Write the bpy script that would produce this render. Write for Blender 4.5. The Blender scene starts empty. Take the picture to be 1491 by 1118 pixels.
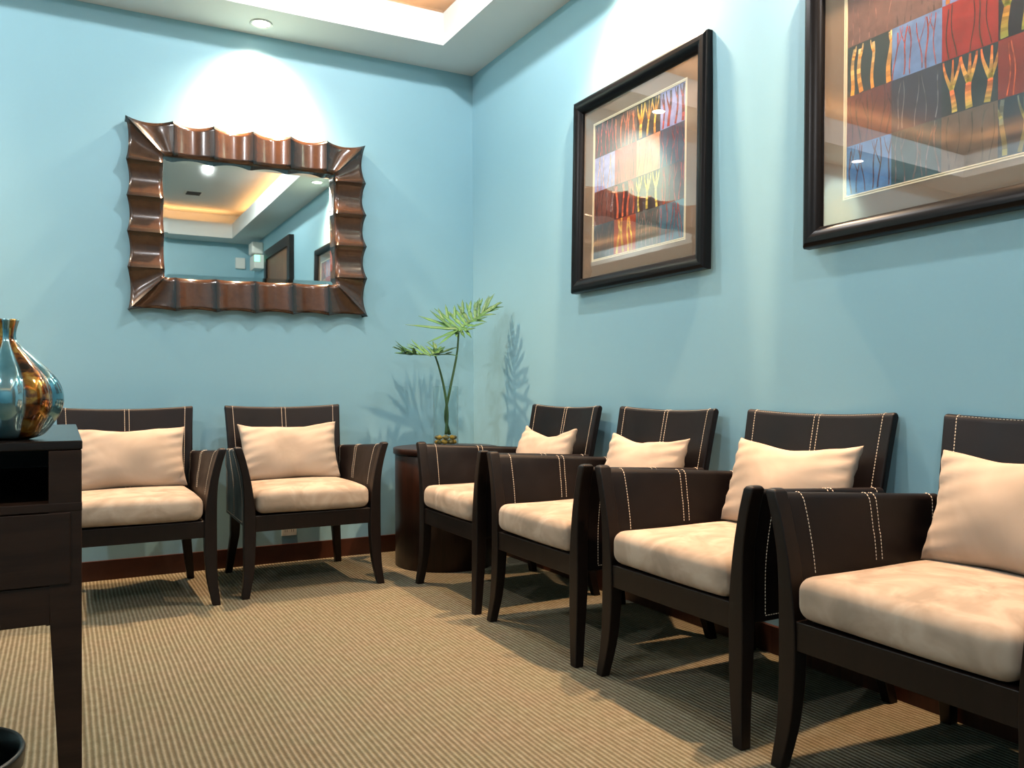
import bpy, bmesh, math, random
from mathutils import Vector, Matrix
random.seed(7)
PI = math.pi
scene = bpy.context.scene
COL = scene.collection

# ------------------------------------------------------------------ camera
F_PX = 1217.715
cam_data = bpy.data.cameras.new('camera')
cam_data.sensor_fit = 'HORIZONTAL'
cam_data.sensor_width = 36.0
cam_data.lens = F_PX / 1491.0 * 36.0
cam_data.clip_start = 0.02
cam = bpy.data.objects.new('camera', cam_data)
COL.objects.link(cam)
RT = [[0.8814305441928787, -0.47228941190861323, -0.004786142795833425],
      [0.0007757364525349872, -0.008685782287974496, 0.9999619769866265],
      [-0.47231302543631176, -0.8814007423329426, -0.0072895416958664045]]
R = Matrix(RT).transposed()
cam.matrix_world = Matrix.Translation((-2.01054916, -4.2054689, 0.84716997)) @ R.to_4x4()
scene.camera = cam

# ------------------------------------------------------------------ world, exposure, large lights
scene.view_settings.view_transform = 'Standard'
scene.view_settings.look = 'None'
scene.view_settings.gamma = 1
scene.view_settings.use_curve_mapping = False
scene.view_settings.exposure = 0.0
world = bpy.data.worlds.new('world')
scene.world = world
world.use_nodes = True
world.node_tree.nodes['Background'].inputs[0].default_value = (0.75, 0.85, 0.9, 1)
world.node_tree.nodes['Background'].inputs[1].default_value = 0.02

H = 2.60          # soffit
HF = 2.765        # top of the coffer's upright face
HU = 2.92         # raised ceiling
RX0, RX1 = -4.3, 0.0
RY0, RY1 = -6.1, 0.0
CX0, CX1, CY0, CY1 = -3.9, -0.31, -5.76, -0.31   # coffer opening

def light(name, kind, loc, power, color, **kw):
    d = bpy.data.lights.new(name, kind)
    d.energy = power
    d.color = color
    for k, v in kw.items():
        if k not in ('rot', 'sizes'):
            setattr(d, k, v)
    o = bpy.data.objects.new(name, d)
    o.location = loc
    if 'rot' in kw:
        o.rotation_euler = kw['rot']
    COL.objects.link(o)
    return o

# warm cove strips hidden on the ledge around the coffer, shining up
P_COVE, P_DOWN, P_WASH = 8.5, 60.0, 85.0
C_COVE = (1.0, 0.42, 0.15)
for nm, loc, sx, sy in (('cove_light', ((CX0 + CX1) / 2, CY1 + 0.13, HF + 0.03), CX1 - CX0, 0.04),
                        ('cove_light', ((CX0 + CX1) / 2, CY0 - 0.13, HF + 0.03), CX1 - CX0, 0.04),
                        ('cove_light', (CX1 + 0.13, (CY0 + CY1) / 2, HF + 0.03), 0.04, CY1 - CY0),
                        ('cove_light', (CX0 - 0.13, (CY0 + CY1) / 2, HF + 0.03), 0.04, CY1 - CY0)):
    light(nm, 'AREA', loc, P_COVE * max(sx, sy) / 3.6, C_COVE, shape='RECTANGLE', size=sx, size_y=sy, rot=(PI, 0, 0))

# ------------------------------------------------------------------ helpers
def srgb(r, g, b):
    f = lambda c: (c / 255) / 12.92 if c / 255 <= 0.04045 else ((c / 255 + 0.055) / 1.055) ** 2.4
    return (f(r), f(g), f(b), 1.0)

def tag(o, label=None, cat=None, group=None, kind=None):
    if label: o['label'] = label
    if cat: o['category'] = cat
    if group: o['group'] = group
    if kind: o['kind'] = kind
    return o

def link_mesh(name, bm, mat, parent=None, smooth=False, loc=None, rot=None):
    bmesh.ops.recalc_face_normals(bm, faces=bm.faces)
    me = bpy.data.meshes.new(name)
    bm.to_mesh(me); bm.free()
    mats = mat if isinstance(mat, (list, tuple)) else [mat]
    for m in mats: me.materials.append(m)
    if smooth:
        for p in me.polygons: p.use_smooth = True
    o = bpy.data.objects.new(name, me)
    COL.objects.link(o)
    if parent: o.parent = parent
    if loc: o.location = loc
    if rot: o.rotation_euler = rot
    return o

def empty(name, loc, rz=0.0):
    o = bpy.data.objects.new(name, None)
    o.empty_display_size = 0.1
    o.location = loc
    o.rotation_euler = (0, 0, rz)
    COL.objects.link(o)
    return o

def bevel(o, w, seg=2, ang=0.6):
    m = o.modifiers.new('bevel', 'BEVEL')
    m.width = w; m.segments = seg; m.limit_method = 'ANGLE'; m.angle_limit = ang
    for p in o.data.polygons: p.use_smooth = True
    w2 = o.modifiers.new('wn', 'WEIGHTED_NORMAL'); w2.keep_sharp = True
    return o

def bx(bm, x0, x1, y0, y1, z0, z1, mi=0):
    vs = [bm.verts.new((x, y, z)) for z in (z0, z1) for y in (y0, y1) for x in (x0, x1)]
    for q in ((0, 2, 3, 1), (4, 5, 7, 6), (0, 1, 5, 4), (2, 6, 7, 3), (0, 4, 6, 2), (1, 3, 7, 5)):
        f = bm.faces.new([vs[i] for i in q]); f.material_index = mi

def box_obj(name, mat, parent, *b, bev=0.0, seg=2):
    bm = bmesh.new(); bx(bm, *b)
    o = link_mesh(name, bm, mat, parent)
    if bev: bevel(o, bev, seg)
    return o

def loft(bm, sections, cap=True, closed=True, mi=0):
    rows = [[bm.verts.new(p) for p in s] for s in sections]
    n = len(rows[0])
    for a, b in zip(rows, rows[1:]):
        for i in range(n if closed else n - 1):
            j = (i + 1) % n
            f = bm.faces.new((a[i], a[j], b[j], b[i])); f.material_index = mi
    if cap and closed:
        bm.faces.new(rows[0][::-1]); bm.faces.new(rows[-1])
    return rows

def lathe(bm, prof, n=32, c=(0, 0), cap0=True, cap1=False):
    rows = [[bm.verts.new((c[0] + r * math.cos(2 * PI * i / n), c[1] + r * math.sin(2 * PI * i / n), z)) for i in range(n)] for r, z in prof]
    for a, b in zip(rows, rows[1:]):
        for i in range(n):
            j = (i + 1) % n
            bm.faces.new((a[i], a[j], b[j], b[i]))
    if cap0: bm.faces.new(rows[0][::-1])
    if cap1: bm.faces.new(rows[-1])
    return rows

def tube(bm, pts, rad, n=8, cap=True):
    pts = [Vector(p) for p in pts]
    rows = []
    for i, p in enumerate(pts):
        t = (pts[min(i + 1, len(pts) - 1)] - pts[max(i - 1, 0)]).normalized()
        a = Vector((0, 0, 1)) if abs(t.z) < 0.9 else Vector((1, 0, 0))
        u = t.cross(a).normalized(); v = t.cross(u)
        r = rad[i] if isinstance(rad, (list, tuple)) else rad
        rows.append([bm.verts.new(p + r * (math.cos(2 * PI * k / n) * u + math.sin(2 * PI * k / n) * v)) for k in range(n)])
    for a, b in zip(rows, rows[1:]):
        for i in range(n):
            j = (i + 1) % n
            bm.faces.new((a[i], a[j], b[j], b[i]))
    if cap:
        bm.faces.new(rows[0][::-1]); bm.faces.new(rows[-1])

def lerp(a, b, t): return a + (b - a) * t

def interp(tab, x):
    if x <= tab[0][0]: return tab[0][1]
    for (a, fa), (b, fb) in zip(tab, tab[1:]):
        if x <= b:
            t = (x - a) / (b - a)
            return fa + (fb - fa) * t
    return tab[-1][1]

def smooth_interp(tab, x):
    """Catmull-Rom through the table"""
    if x <= tab[0][0]: return tab[0][1]
    if x >= tab[-1][0]: return tab[-1][1]
    for i in range(len(tab) - 1):
        if x <= tab[i + 1][0]:
            x0, y0 = tab[i]; x1, y1 = tab[i + 1]
            h = x1 - x0
            m0 = (y1 - tab[i - 1][1]) / (x1 - tab[i - 1][0]) if i > 0 else (y1 - y0) / h
            m1 = (tab[i + 2][1] - y0) / (tab[i + 2][0] - x0) if i < len(tab) - 2 else (y1 - y0) / h
            t = (x - x0) / h
            return ((2*t**3 - 3*t**2 + 1) * y0 + (t**3 - 2*t**2 + t) * h * m0 + (-2*t**3 + 3*t**2) * y1 + (t**3 - t**2) * h * m1)

# ------------------------------------------------------------------ materials
class Mat:
    def __init__(s, name, color=(0.5, 0.5, 0.5, 1), rough=0.5, **kw):
        s.m = bpy.data.materials.new(name); s.m.use_nodes = True
        s.nt = s.m.node_tree; s.b = s.nt.nodes['Principled BSDF']
        s.b.inputs['Base Color'].default_value = color
        s.b.inputs['Roughness'].default_value = rough
        for k, v in kw.items(): s.b.inputs[k].default_value = v
    def n(s, t, **kw):
        x = s.nt.nodes.new(t)
        for k, v in kw.items():
            if k.startswith('_'): setattr(x, k[1:], v)
            else: x.inputs[k.replace('__', ' ')].default_value = v
        return x
    def l(s, a, ao, b, bi): s.nt.links.new(a.outputs[ao], b.inputs[bi])
    def coord(s, scale=(1, 1, 1), out='Object'):
        tc = s.n('ShaderNodeTexCoord'); mp = s.n('ShaderNodeMapping')
        mp.inputs['Scale'].default_value = scale
        s.l(tc, out, mp, 'Vector'); return mp
    def noise(s, src, scale, detail=3, rough=0.5, dist=0.0):
        x = s.n('ShaderNodeTexNoise'); x.inputs['Scale'].default_value = scale
        x.inputs['Detail'].default_value = detail; x.inputs['Roughness'].default_value = rough
        x.inputs['Distortion'].default_value = dist
        s.l(src, 'Vector', x, 'Vector'); return x
    def ramp(s, src, out, stops):
        r = s.n('ShaderNodeValToRGB'); e = r.color_ramp.elements
        while len(e) < len(stops): e.new(0.5)
        for el, (p, c) in zip(e, stops): el.position = p; el.color = c
        s.l(src, out, r, 'Fac'); return r
    def bump(s, src, out, strength=0.3, dist=0.002, normal=None):
        b = s.n('ShaderNodeBump'); b.inputs['Strength'].default_value = strength; b.inputs['Distance'].default_value = dist
        s.l(src, out, b, 'Height')
        if normal: s.l(normal, 'Normal', b, 'Normal')
        s.l(b, 'Normal', s.b, 'Normal'); return b

def mk_wall():
    m = Mat('teal_wall_paint', srgb(150, 194, 198), 0.42); m.b.inputs['Specular IOR Level'].default_value = 0.35
    c = m.coord(); n = m.noise(c, 1.3, 3)
    r = m.ramp(n, 'Fac', [(0.3, srgb(141, 183, 195)), (0.7, srgb(146, 187, 199))]); m.l(r, 'Color', m.b, 'Base Color')
    n2 = m.noise(c, 140, 2); m.bump(n2, 'Fac', 0.06, 0.002); return m.m
def mk_ceiling():
    m = Mat('white_ceiling_paint', srgb(214, 217, 214), 0.7)
    c = m.coord(); n = m.noise(c, 120, 2); m.bump(n, 'Fac', 0.05, 0.002); return m.m
def mk_carpet():
    m = Mat('ribbed_carpet', rough=0.95); m.b.inputs['Specular IOR Level'].default_value = 0.1
    c = m.coord((1, 1, 1))
    # ribs run along Y; slight waviness
    nz = m.noise(m.coord((1.2, 1.2, 1)), 2.5, 2)
    sep = m.n('ShaderNodeSeparateXYZ'); m.l(c, 'Vector', sep, 'Vector')
    w1 = m.n('ShaderNodeMath', _operation='MULTIPLY_ADD'); w1.inputs[1].default_value = 0.006
    m.l(nz, 'Fac', w1, 0); m.l(sep, 'X', w1, 2)
    w2 = m.n('ShaderNodeMath', _operation='MULTIPLY'); w2.inputs[1].default_value = 2 * PI / 0.0142
    m.l(w1, 'Value', w2, 0)
    sn = m.n('ShaderNodeMath', _operation='SINE'); m.l(w2, 'Value', sn, 0)
    # knots along the rib
    k = m.n('ShaderNodeMath', _operation='MULTIPLY'); k.inputs[1].default_value = 2 * PI / 0.0095
    nk = m.noise(m.coord((70, 12, 1)), 1.0, 2)
    ka = m.n('ShaderNodeMath', _operation='MULTIPLY_ADD'); ka.inputs[1].default_value = 0.02
    m.l(nk, 'Fac', ka, 0); m.l(sep, 'Y', ka, 2); m.l(ka, 'Value', k, 0)
    sk = m.n('ShaderNodeMath', _operation='SINE'); m.l(k, 'Value', sk, 0)
    fine = m.noise(m.coord((1, 1, 1)), 260, 2)
    blot = m.noise(m.coord((1, 0.55, 1)), 55, 3, 0.6)
    # height
    h1 = m.n('ShaderNodeMath', _operation='MULTIPLY_ADD'); h1.inputs[1].default_value = 0.16
    m.l(sk, 'Value', h1, 0); m.l(sn, 'Value', h1, 2)
    h2 = m.n('ShaderNodeMath', _operation='MULTIPLY_ADD'); h2.inputs[1].default_value = 0.9
    m.l(fine, 'Fac', h2, 0); m.l(h1, 'Value', h2, 2)
    h3 = m.n('ShaderNodeMath', _operation='MULTIPLY_ADD'); h3.inputs[1].default_value = 2.4
    m.l(blot, 'Fac', h3, 0); m.l(h2, 'Value', h3, 2)
    mr = m.n('ShaderNodeMapRange'); mr.inputs['From Min'].default_value = 0.1; mr.inputs['From Max'].default_value = 3.2
    m.l(h3, 'Value', mr, 'Value')
    r = m.ramp(mr, 'Result', [(0.0, srgb(84, 77, 61)), (0.35, srgb(98, 91, 75)), (0.62, srgb(116, 110, 94)), (1.0, srgb(134, 129, 115))])
    tint = m.noise(m.coord((1, 1, 1)), 7, 4, 0.6)
    tr = m.ramp(tint, 'Fac', [(0.35, (1.0, 0.97, 0.93, 1)), (0.65, (0.95, 1.0, 0.93, 1))])
    mx = m.n('ShaderNodeMix', _data_type='RGBA', _blend_type='MULTIPLY'); mx.inputs[0].default_value = 1.0
    m.nt.links.new(r.outputs['Color'], mx.inputs[6]); m.nt.links.new(tr.outputs['Color'], mx.inputs[7])
    m.nt.links.new(mx.outputs[2], m.b.inputs['Base Color'])
    m.bump(h2, 'Value', 0.7, 0.002)
    return m.m
def mk_wood(name, c1, c2, rough, scale=(6, 60, 6), coat=0.0):
    m = Mat(name, rough=rough)
    m.b.inputs['Coat Weight'].default_value = coat; m.b.inputs['Coat Roughness'].default_value = 0.15
    m.b.inputs['Specular IOR Level'].default_value = 0.28
    c = m.coord(scale); n = m.noise(c, 1.0, 5, 0.6, 0.6)
    r = m.ramp(n, 'Fac', [(0.3, c1), (0.7, c2)]); m.l(r, 'Color', m.b, 'Base Color')
    m.bump(n, 'Fac', 0.08, 0.001); return m.m
def mk_leather(name, c1, c2, rough):
    m = Mat(name, rough=rough); m.b.inputs['Specular IOR Level'].default_value = 0.24
    c = m.coord(); n = m.noise(c, 6, 3)
    r = m.ramp(n, 'Fac', [(0.35, c1), (0.7, c2)]); m.l(r, 'Color', m.b, 'Base Color')
    v = m.n('ShaderNodeTexVoronoi'); v.inputs['Scale'].default_value = 420; m.l(c, 'Vector', v, 'Vector')
    m.bump(v, 'Distance', 0.12, 0.0006)
    n2 = m.noise(c, 9, 3); rr = m.ramp(n2, 'Fac', [(0.3, (rough - .06,) * 3 + (1,)), (0.7, (rough + .08,) * 3 + (1,))]); m.l(rr, 'Color', m.b, 'Roughness')
    return m.m
def mk_suede(name, c1, c2, c3, sheen=0.3, sc=9):
    m = Mat(name, rough=0.9); m.b.inputs['Specular IOR Level'].default_value = 0.15
    m.b.inputs['Sheen Weight'].default_value = sheen; m.b.inputs['Sheen Roughness'].default_value = 0.4
    oi = m.n('ShaderNodeObjectInfo'); tc = m.n('ShaderNodeTexCoord'); ad = m.n('ShaderNodeVectorMath', _operation='ADD')
    m.l(tc, 'Object', ad, 0); m.l(oi, 'Location', ad, 1)
    n = m.noise(ad, sc, 3, 0.55, 0.8)
    r = m.ramp(n, 'Fac', [(0.36, c1), (0.5, c2), (0.62, c3)]); m.l(r, 'Color', m.b, 'Base Color')
    n2 = m.noise(ad, 500, 2); m.bump(n2, 'Fac', 0.15, 0.0005); return m.m

M = {}
M['wall'] = mk_wall()
M['ceiling'] = mk_ceiling()
M['carpet'] = mk_carpet()
M['base'] = mk_wood('baseboard_wood', srgb(50, 26, 16), srgb(70, 37, 22), 0.4)
M['wood'] = mk_wood('espresso_wood', srgb(14, 9, 7), srgb(24, 15, 11), 0.4, (40, 40, 5))
M['desk'] = mk_wood('desk_wood', srgb(40, 25, 17), srgb(58, 38, 26), 0.38, (4, 50, 50))
M['desk_top'] = mk_wood('desk_top_wood', srgb(30, 21, 17), srgb(42, 30, 24), 0.2, (4, 60, 60))
M['drum'] = mk_wood('drum_wood', srgb(28, 16, 11), srgb(44, 25, 17), 0.33, (50, 50, 4))
M['leather'] = mk_leather('espresso_leather', srgb(14, 10, 11), srgb(21, 15, 15), 0.42)
M['stitch'] = Mat('cream_thread', srgb(226, 210, 188), 0.8).m
M['suede'] = mk_suede('tan_suede', srgb(142, 128, 112), srgb(159, 143, 126), srgb(172, 157, 140), 0.15, 9)
M['pillow'] = mk_suede('beige_pillow_cloth', srgb(162, 147, 131), srgb(170, 154, 138), srgb(176, 161, 145), 0.1, 5)
M['black_frame'] = Mat('black_satin_frame', srgb(9, 9, 11), 0.3, **{'Specular IOR Level': 0.16}).m
M['mat_board'] = Mat('brown_mat_board', srgb(132, 111, 90), 0.85).m
M['liner'] = Mat('cream_liner', srgb(232, 218, 184), 0.6).m
M['white_plastic'] = Mat('white_plastic', srgb(222, 222, 214), 0.4).m
M['black_plastic'] = Mat('black_plastic', srgb(18, 20, 18), 0.35).m
M['chrome'] = Mat('satin_metal', srgb(200, 200, 200), 0.3, Metallic=1.0).m
M['mirror'] = Mat('mirror_silver', (0.80, 0.87, 0.83, 1), 0.015, Metallic=1.0).m
M['door'] = mk_wood('door_wood', srgb(96, 66, 42), srgb(122, 86, 56), 0.4, (30, 30, 3))
M['stem'] = Mat('green_stem', srgb(50, 84, 44), 0.45).m
M['dark'] = Mat('vent_dark', srgb(40, 42, 40), 0.7).m

def mk_emit(name, col, st):
    m = Mat(name, (0.8, 0.8, 0.8, 1), 0.5)
    m.b.inputs['Emission Color'].default_value = col; m.b.inputs['Emission Strength'].default_value = st; return m.m
M['lamp'] = mk_emit('lamp_glow', (1.0, 0.93, 0.82, 1), 9.0)
M['green_lamp'] = mk_emit('green_lamp_glow', (0.1, 1.0, 0.5, 1), 2.0)

def schlick(nt, f0):
    lw = nt.nodes.new('ShaderNodeLayerWeight'); lw.inputs['Blend'].default_value = 0.5
    pw = nt.nodes.new('ShaderNodeMath'); pw.operation = 'POWER'; pw.inputs[1].default_value = 5
    ma = nt.nodes.new('ShaderNodeMath'); ma.operation = 'MULTIPLY_ADD'; ma.inputs[1].default_value = 1 - f0; ma.inputs[2].default_value = f0
    nt.links.new(lw.outputs['Facing'], pw.inputs[0]); nt.links.new(pw.outputs[0], ma.inputs[0])
    return ma
def mk_pane():
    m = bpy.data.materials.new('picture_glass'); m.use_nodes = True
    nt = m.node_tree; nt.nodes.clear()
    o = nt.nodes.new('ShaderNodeOutputMaterial'); mx = nt.nodes.new('ShaderNodeMixShader')
    t = nt.nodes.new('ShaderNodeBsdfTransparent'); g = nt.nodes.new('ShaderNodeBsdfGlossy'); fr = schlick(nt, 0.07)
    g.inputs['Roughness'].default_value = 0.01; g.inputs['Color'].default_value = (1, 1, 1, 1)
    nt.links.new(fr.outputs[0], mx.inputs[0]); nt.links.new(t.outputs[0], mx.inputs[1]); nt.links.new(g.outputs[0], mx.inputs[2]); nt.links.new(mx.outputs[0], o.inputs[0])
    return m
M['pane'] = mk_pane()
def mk_clear():
    m = bpy.data.materials.new('clear_vase_glass'); m.use_nodes = True
    nt = m.node_tree; nt.nodes.clear()
    o = nt.nodes.new('ShaderNodeOutputMaterial'); mx = nt.nodes.new('ShaderNodeMixShader')
    t = nt.nodes.new('ShaderNodeBsdfTransparent'); g = nt.nodes.new('ShaderNodeBsdfGlossy'); fr = schlick(nt, 0.012)
    t.inputs[0].default_value = (0.97, 0.985, 0.98, 1)
    g.inputs['Roughness'].default_value = 0.02
    nt.links.new(fr.outputs[0], mx.inputs[0]); nt.links.new(t.outputs[0], mx.inputs[1]); nt.links.new(g.outputs[0], mx.inputs[2]); nt.links.new(mx.outputs[0], o.inputs[0])
    return m
M['clear'] = mk_clear()

def mk_vcol(name, rough, metallic=0.0, grain=False, coat=0.0):
    m = Mat(name, rough=rough); m.b.inputs['Metallic'].default_value = metallic
    m.b.inputs['Coat Weight'].default_value = coat; m.b.inputs['Coat Roughness'].default_value = 0.1
    a = m.n('ShaderNodeAttribute', _attribute_name='Col')
    if grain:
        n = m.noise(m.coord((9, 9, 9)), 3.0, 5, 0.6, 0.5)
        r = m.ramp(n, 'Fac', [(0.3, (0.72, 0.68, 0.66, 1)), (0.7, (1.15, 1.1, 1.05, 1))])
        mx = m.n('ShaderNodeMix', _data_type='RGBA', _blend_type='MULTIPLY'); mx.inputs[0].default_value = 1.0
        m.nt.links.new(a.outputs['Color'], mx.inputs[6]); m.nt.links.new(r.outputs['Color'], mx.inputs[7])
        m.nt.links.new(mx.outputs[2], m.b.inputs['Base Color'])
    else:
        m.l(a, 'Color', m.b, 'Base Color')
    return m.m
M['art'] = mk_vcol('painted_paper', 0.8, grain=True)
M['mirror_wood'] = mk_vcol('lacquered_brown_wood', 0.22, grain=True, coat=0.5)
M['leaf'] = mk_vcol('leaf_green', 0.4)

def set_vcol(o, fn):
    """fn(loop's polygon, vertex index) -> rgba"""
    me = o.data
    at = me.color_attributes.new('Col', 'FLOAT_COLOR', 'CORNER')
    for p in me.polygons:
        for li in p.loop_indices:
            at.data[li].color = fn(p, me.loops[li].vertex_index)

# ------------------------------------------------------------------ room
def struct(name, mat, *b):
    o = box_obj(name, mat, None, *b); return tag(o, kind='structure')
T = 0.12
struct('floor', M['carpet'], RX0 - T, RX1 + T, RY0 - T, RY1 + T, -0.1, 0.0)
struct('wall_back', M['wall'], RX0 - T, RX1 + T, RY1, RY1 + T, 0, HU + T)
struct('wall_right', M['wall'], RX1, RX1 + T, RY0 - T, RY1, 0, HU + T)
struct('wall_left', M['wall'], RX0 - T, RX0, RY0 - T, RY1, 0, HU + T)
struct('wall_front', M['wall'], RX0, RX1, RY0 - T, RY0, 0, HU + T)
bm = bmesh.new()
bx(bm, RX0, RX1, RY0, RY1, HU, HU + T)
bx(bm, RX0, RX1, RY1 - .02, RY1, HF, HU); bx(bm, RX0, RX1, RY0, RY0 + .02, HF, HU); bx(bm, RX0, RX0 + .02, RY0 + .02, RY1 - .02, HF, HU); bx(bm, RX1 - .02, RX1, RY0 + .02, RY1 - .02, HF, HU)
bx(bm, RX0, RX1, CY1, RY1, H, HF); bx(bm, RX0, RX1, RY0, CY0, H, HF)
bx(bm, CX1, RX1, CY0, CY1, H, HF); bx(bm, RX0, CX0, CY0, CY1, H, HF)
tag(link_mesh('ceiling', bm, M['ceiling']), kind='structure')
BH, BT = 0.088, 0.014
struct('baseboard_back', M['base'], RX0, RX1, RY1 - BT, RY1, 0, BH)
struct('baseboard_right', M['base'], RX1 - BT, RX1, -4.08, RY1 - BT, 0, BH)
struct('baseboard_left', M['base'], RX0, RX0 + BT, RY0, RY1 - BT, 0, BH)
# doorway in the right wall beyond the pictures (seen in the mirror)
d = struct('door_1', M['door'], -0.03, 0.0, -5.21, -4.23, 0, 2.30)
bm = bmesh.new()
bx(bm, -0.05, 0, -4.23, -4.13, 0, 2.40); bx(bm, -0.05, 0, -5.31, -5.21, 0, 2.40); bx(bm, -0.05, 0, -5.21, -4.23, 2.30, 2.40)
tag(link_mesh('trim_1', bm, M['wood']), kind='structure')
bm = bmesh.new(); tube(bm, [(-0.031, -4.33, 1.0), (-0.08, -4.33, 1.0), (-0.085, -4.36, 1.0), (-0.085, -4.46, 1.0)], 0.009, 8)
link_mesh('door_handle', bm, M['chrome'], d, smooth=True)

# ------------------------------------------------------------------ lights with fixtures
def downlight(x, y, z, r, label, group, kind, power=1.0):
    t = empty('ceiling_downlight', (x, y, z)); tag(t, label, 'ceiling light', group)
    bm = bmesh.new()
    prof = [(r, 0.0), (r * 1.28, 0.0), (r * 1.32, -0.003), (r * 1.25, -0.006), (r * 1.02, -0.004), (r, 0.0)]
    lathe(bm, prof, 36, cap0=False)
    link_mesh('trim_ring', bm, M['white_plastic'], t, smooth=True)
    bm = bmesh.new(); lathe(bm, [(r, -0.0015), (r * 0.6, -0.0035), (0.002, -0.004)], 28, cap0=True, cap1=True)
    link_mesh('lamp', bm, M['lamp'], t, smooth=True)
    if kind == 'wash':
        light('downlight_beam', 'SPOT', (x, y, z - 0.02), P_WASH, (1.0, 0.67, 0.41), spot_size=math.radians(108), spot_blend=0.6, shadow_soft_size=0.03)
        light('downlight_spill', 'SPOT', (x, y, z - 0.019), 62.0, (1.0, 0.80, 0.60), spot_size=math.radians(138), spot_blend=0.95, shadow_soft_size=0.025)
        light('downlight_core_beam', 'SPOT', (x, y, z - 0.021), P_WASH * 2.9, (1.0, 0.54, 0.26), spot_size=math.radians(80), spot_blend=1.0, shadow_soft_size=0.03)
    else:
        light('downlight_bulb', 'SPOT', (x, y, z - 0.035), P_DOWN * power, (0.985, 0.985, 1.0), spot_size=math.radians(174), spot_blend=0.04, shadow_soft_size=0.035)
gW, gR = 'spotlights in the low ceiling border', 'downlights in the raised ceiling'
downlight(-1.18, -0.143, H, 0.040, 'round recessed spotlight in the low ceiling border right above the scalloped mirror', gW, 'wash')
downlight(-2.95, -0.143, H, 0.040, 'round recessed spotlight above the mirror wall, beyond the left edge of the photo', gW, 'wash')
downlight(-0.135, -1.55, H, 0.040, 'round recessed spotlight in the ceiling border over the corner-side picture', gW, 'wash')
downlight(-0.135, -2.77, H, 0.040, 'round recessed spotlight in the ceiling border over the near, cut-off picture', gW, 'wash')
downlight(-0.82, -1.26, HU, 0.038, 'round downlight in the raised ceiling, right row, nearest the mirror wall', gR, 'main')
downlight(-0.85, -3.86, HU, 0.038, 'round downlight in the raised ceiling, right row, seen in the mirror before the air vent', gR, 'main')
downlight(-3.30, -1.36, HU, 0.038, 'round downlight in the raised ceiling, left row, nearest the mirror wall', gR, 'main', 1.5)
downlight(-3.30, -3.86, HU, 0.038, 'round downlight in the raised ceiling, left row, away from the mirror wall', gR, 'main', 1.5)

t = empty('air_vent', (-0.82, -5.05, HU)); tag(t, 'flat slatted air vent in the raised ceiling, seen in the mirror', 'vent')
box_obj('vent_frame', M['white_plastic'], t, -0.085, 0.085, -0.09, 0.09, -0.008, 0.0)
bm = bmesh.new()
for k in range(7): bx(bm, -0.07, 0.07, -0.075 + k * 0.023, -0.063 + k * 0.023, -0.012, -0.008)
link_mesh('slats', bm, M['dark'], t)
bm = bmesh.new(); lathe(bm, [(0.03, 0), (0.03, -0.006), (0.01, -0.01), (0.01, -0.03), (0.02, -0.034), (0.02, -0.038)], 16, cap1=True)
tag(link_mesh('fire_sprinkler', bm, M['chrome'], loc=(-1.55, -2.9, HU)), 'small metal fire sprinkler head in the raised ceiling', 'sprinkler')

# emergency light pack and junction box on the far wall (seen in the mirror)
t = empty('emergency_light', (0, -5.66, 2.36)); tag(t, 'white emergency light box with a green lamp by the brown door, in the mirror', 'emergency light')
box_obj('housing', M['white_plastic'], t, -0.11, 0.0, -0.13, 0.13, -0.12, 0.04, bev=0.008)
box_obj('lamp_housing', M['white_plastic'], t, -0.13, 0.0, -0.11, 0.10, 0.052, 0.19, bev=0.02, seg=3)
box_obj('green_indicator', M['green_lamp'], t, -0.11, -0.05, 0.13, 0.134, -0.04, 0.03)
tag(box_obj('junction_box', M['white_plastic'], None, -0.22, -0.11, RY0, RY0 + 0.04, 2.30, 2.43, bev=0.006), 'small square white box on the far wall beside the emergency light, in the mirror', 'wall box')

# ------------------------------------------------------------------ outlet
t = empty('wall_outlet', (-1.022, 0, 0.153)); tag(t, 'small white wall outlet low on the teal wall behind the right chair under the mirror', 'outlet')
box_obj('cover_plate', M['white_plastic'], t, -0.037, 0.037, -0.007, 0, -0.025, 0.025, bev=0.002)
bm = bmesh.new()
for s in (-0.016, 0.016):
    bx(bm, s - 0.006, s - 0.004, -0.0078, -0.007, -0.006, 0.006); bx(bm, s + 0.004, s + 0.006, -0.0078, -0.007, -0.006, 0.006)
link_mesh('socket_slots', bm, M['dark'], t)

# ------------------------------------------------------------------ chair
LEG_OUT = [(0, .304), (.1, .294), (.3, .292), (.42, .293), (.48, .297), (.53, .306), (.57, .316), (.612, .329)]
LEG_IN = [(0, .273), (.12, .251), (.3, .244), (.4, .252), (.47, .262), (.53, .275), (.57, .285), (.612, .298)]
LEG_YF = [(0, -.036), (.1, -.026), (.25, -.02), (.612, -.02)]
LEG_YB = [(0, -.006), (.1, .008), (.25, .02), (.612, .02)]
ARM_C = [(.28, .270), (.36, .270), (.42, .272), (.48, .280), (.53, .290), (.57, .300), (.612, .313)]
def arm_center(y, z):
    t = max(0.0, min(1.0, (y - 0.0) / 0.49)); t = t * t * (3 - 2 * t) * 0.35 + t * 0.65
    return lerp(smooth_interp(ARM_C, z), 0.263 + 0.004 * (z > .5), t ** 1.3)
def arm_top(y): return 0.612 - 0.030 * max(0, min(1, y / 0.49))
HT = 0.0145   # half thickness of the arm panel
BACK_Y = [(.28, .470), (.42, .488), (.55, .512), (.66, .533), (.785, .560)]
def back_y(x, z): return smooth_interp(BACK_Y, z) + 0.020 * (1 - (x / 0.275) ** 2)
def back_w(z): return lerp(0.262, 0.275, max(0, min(1, (z - 0.5) / 0.28)))
def back_top(xn): return 0.782 - 0.011 * (1 - xn * xn)

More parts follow.
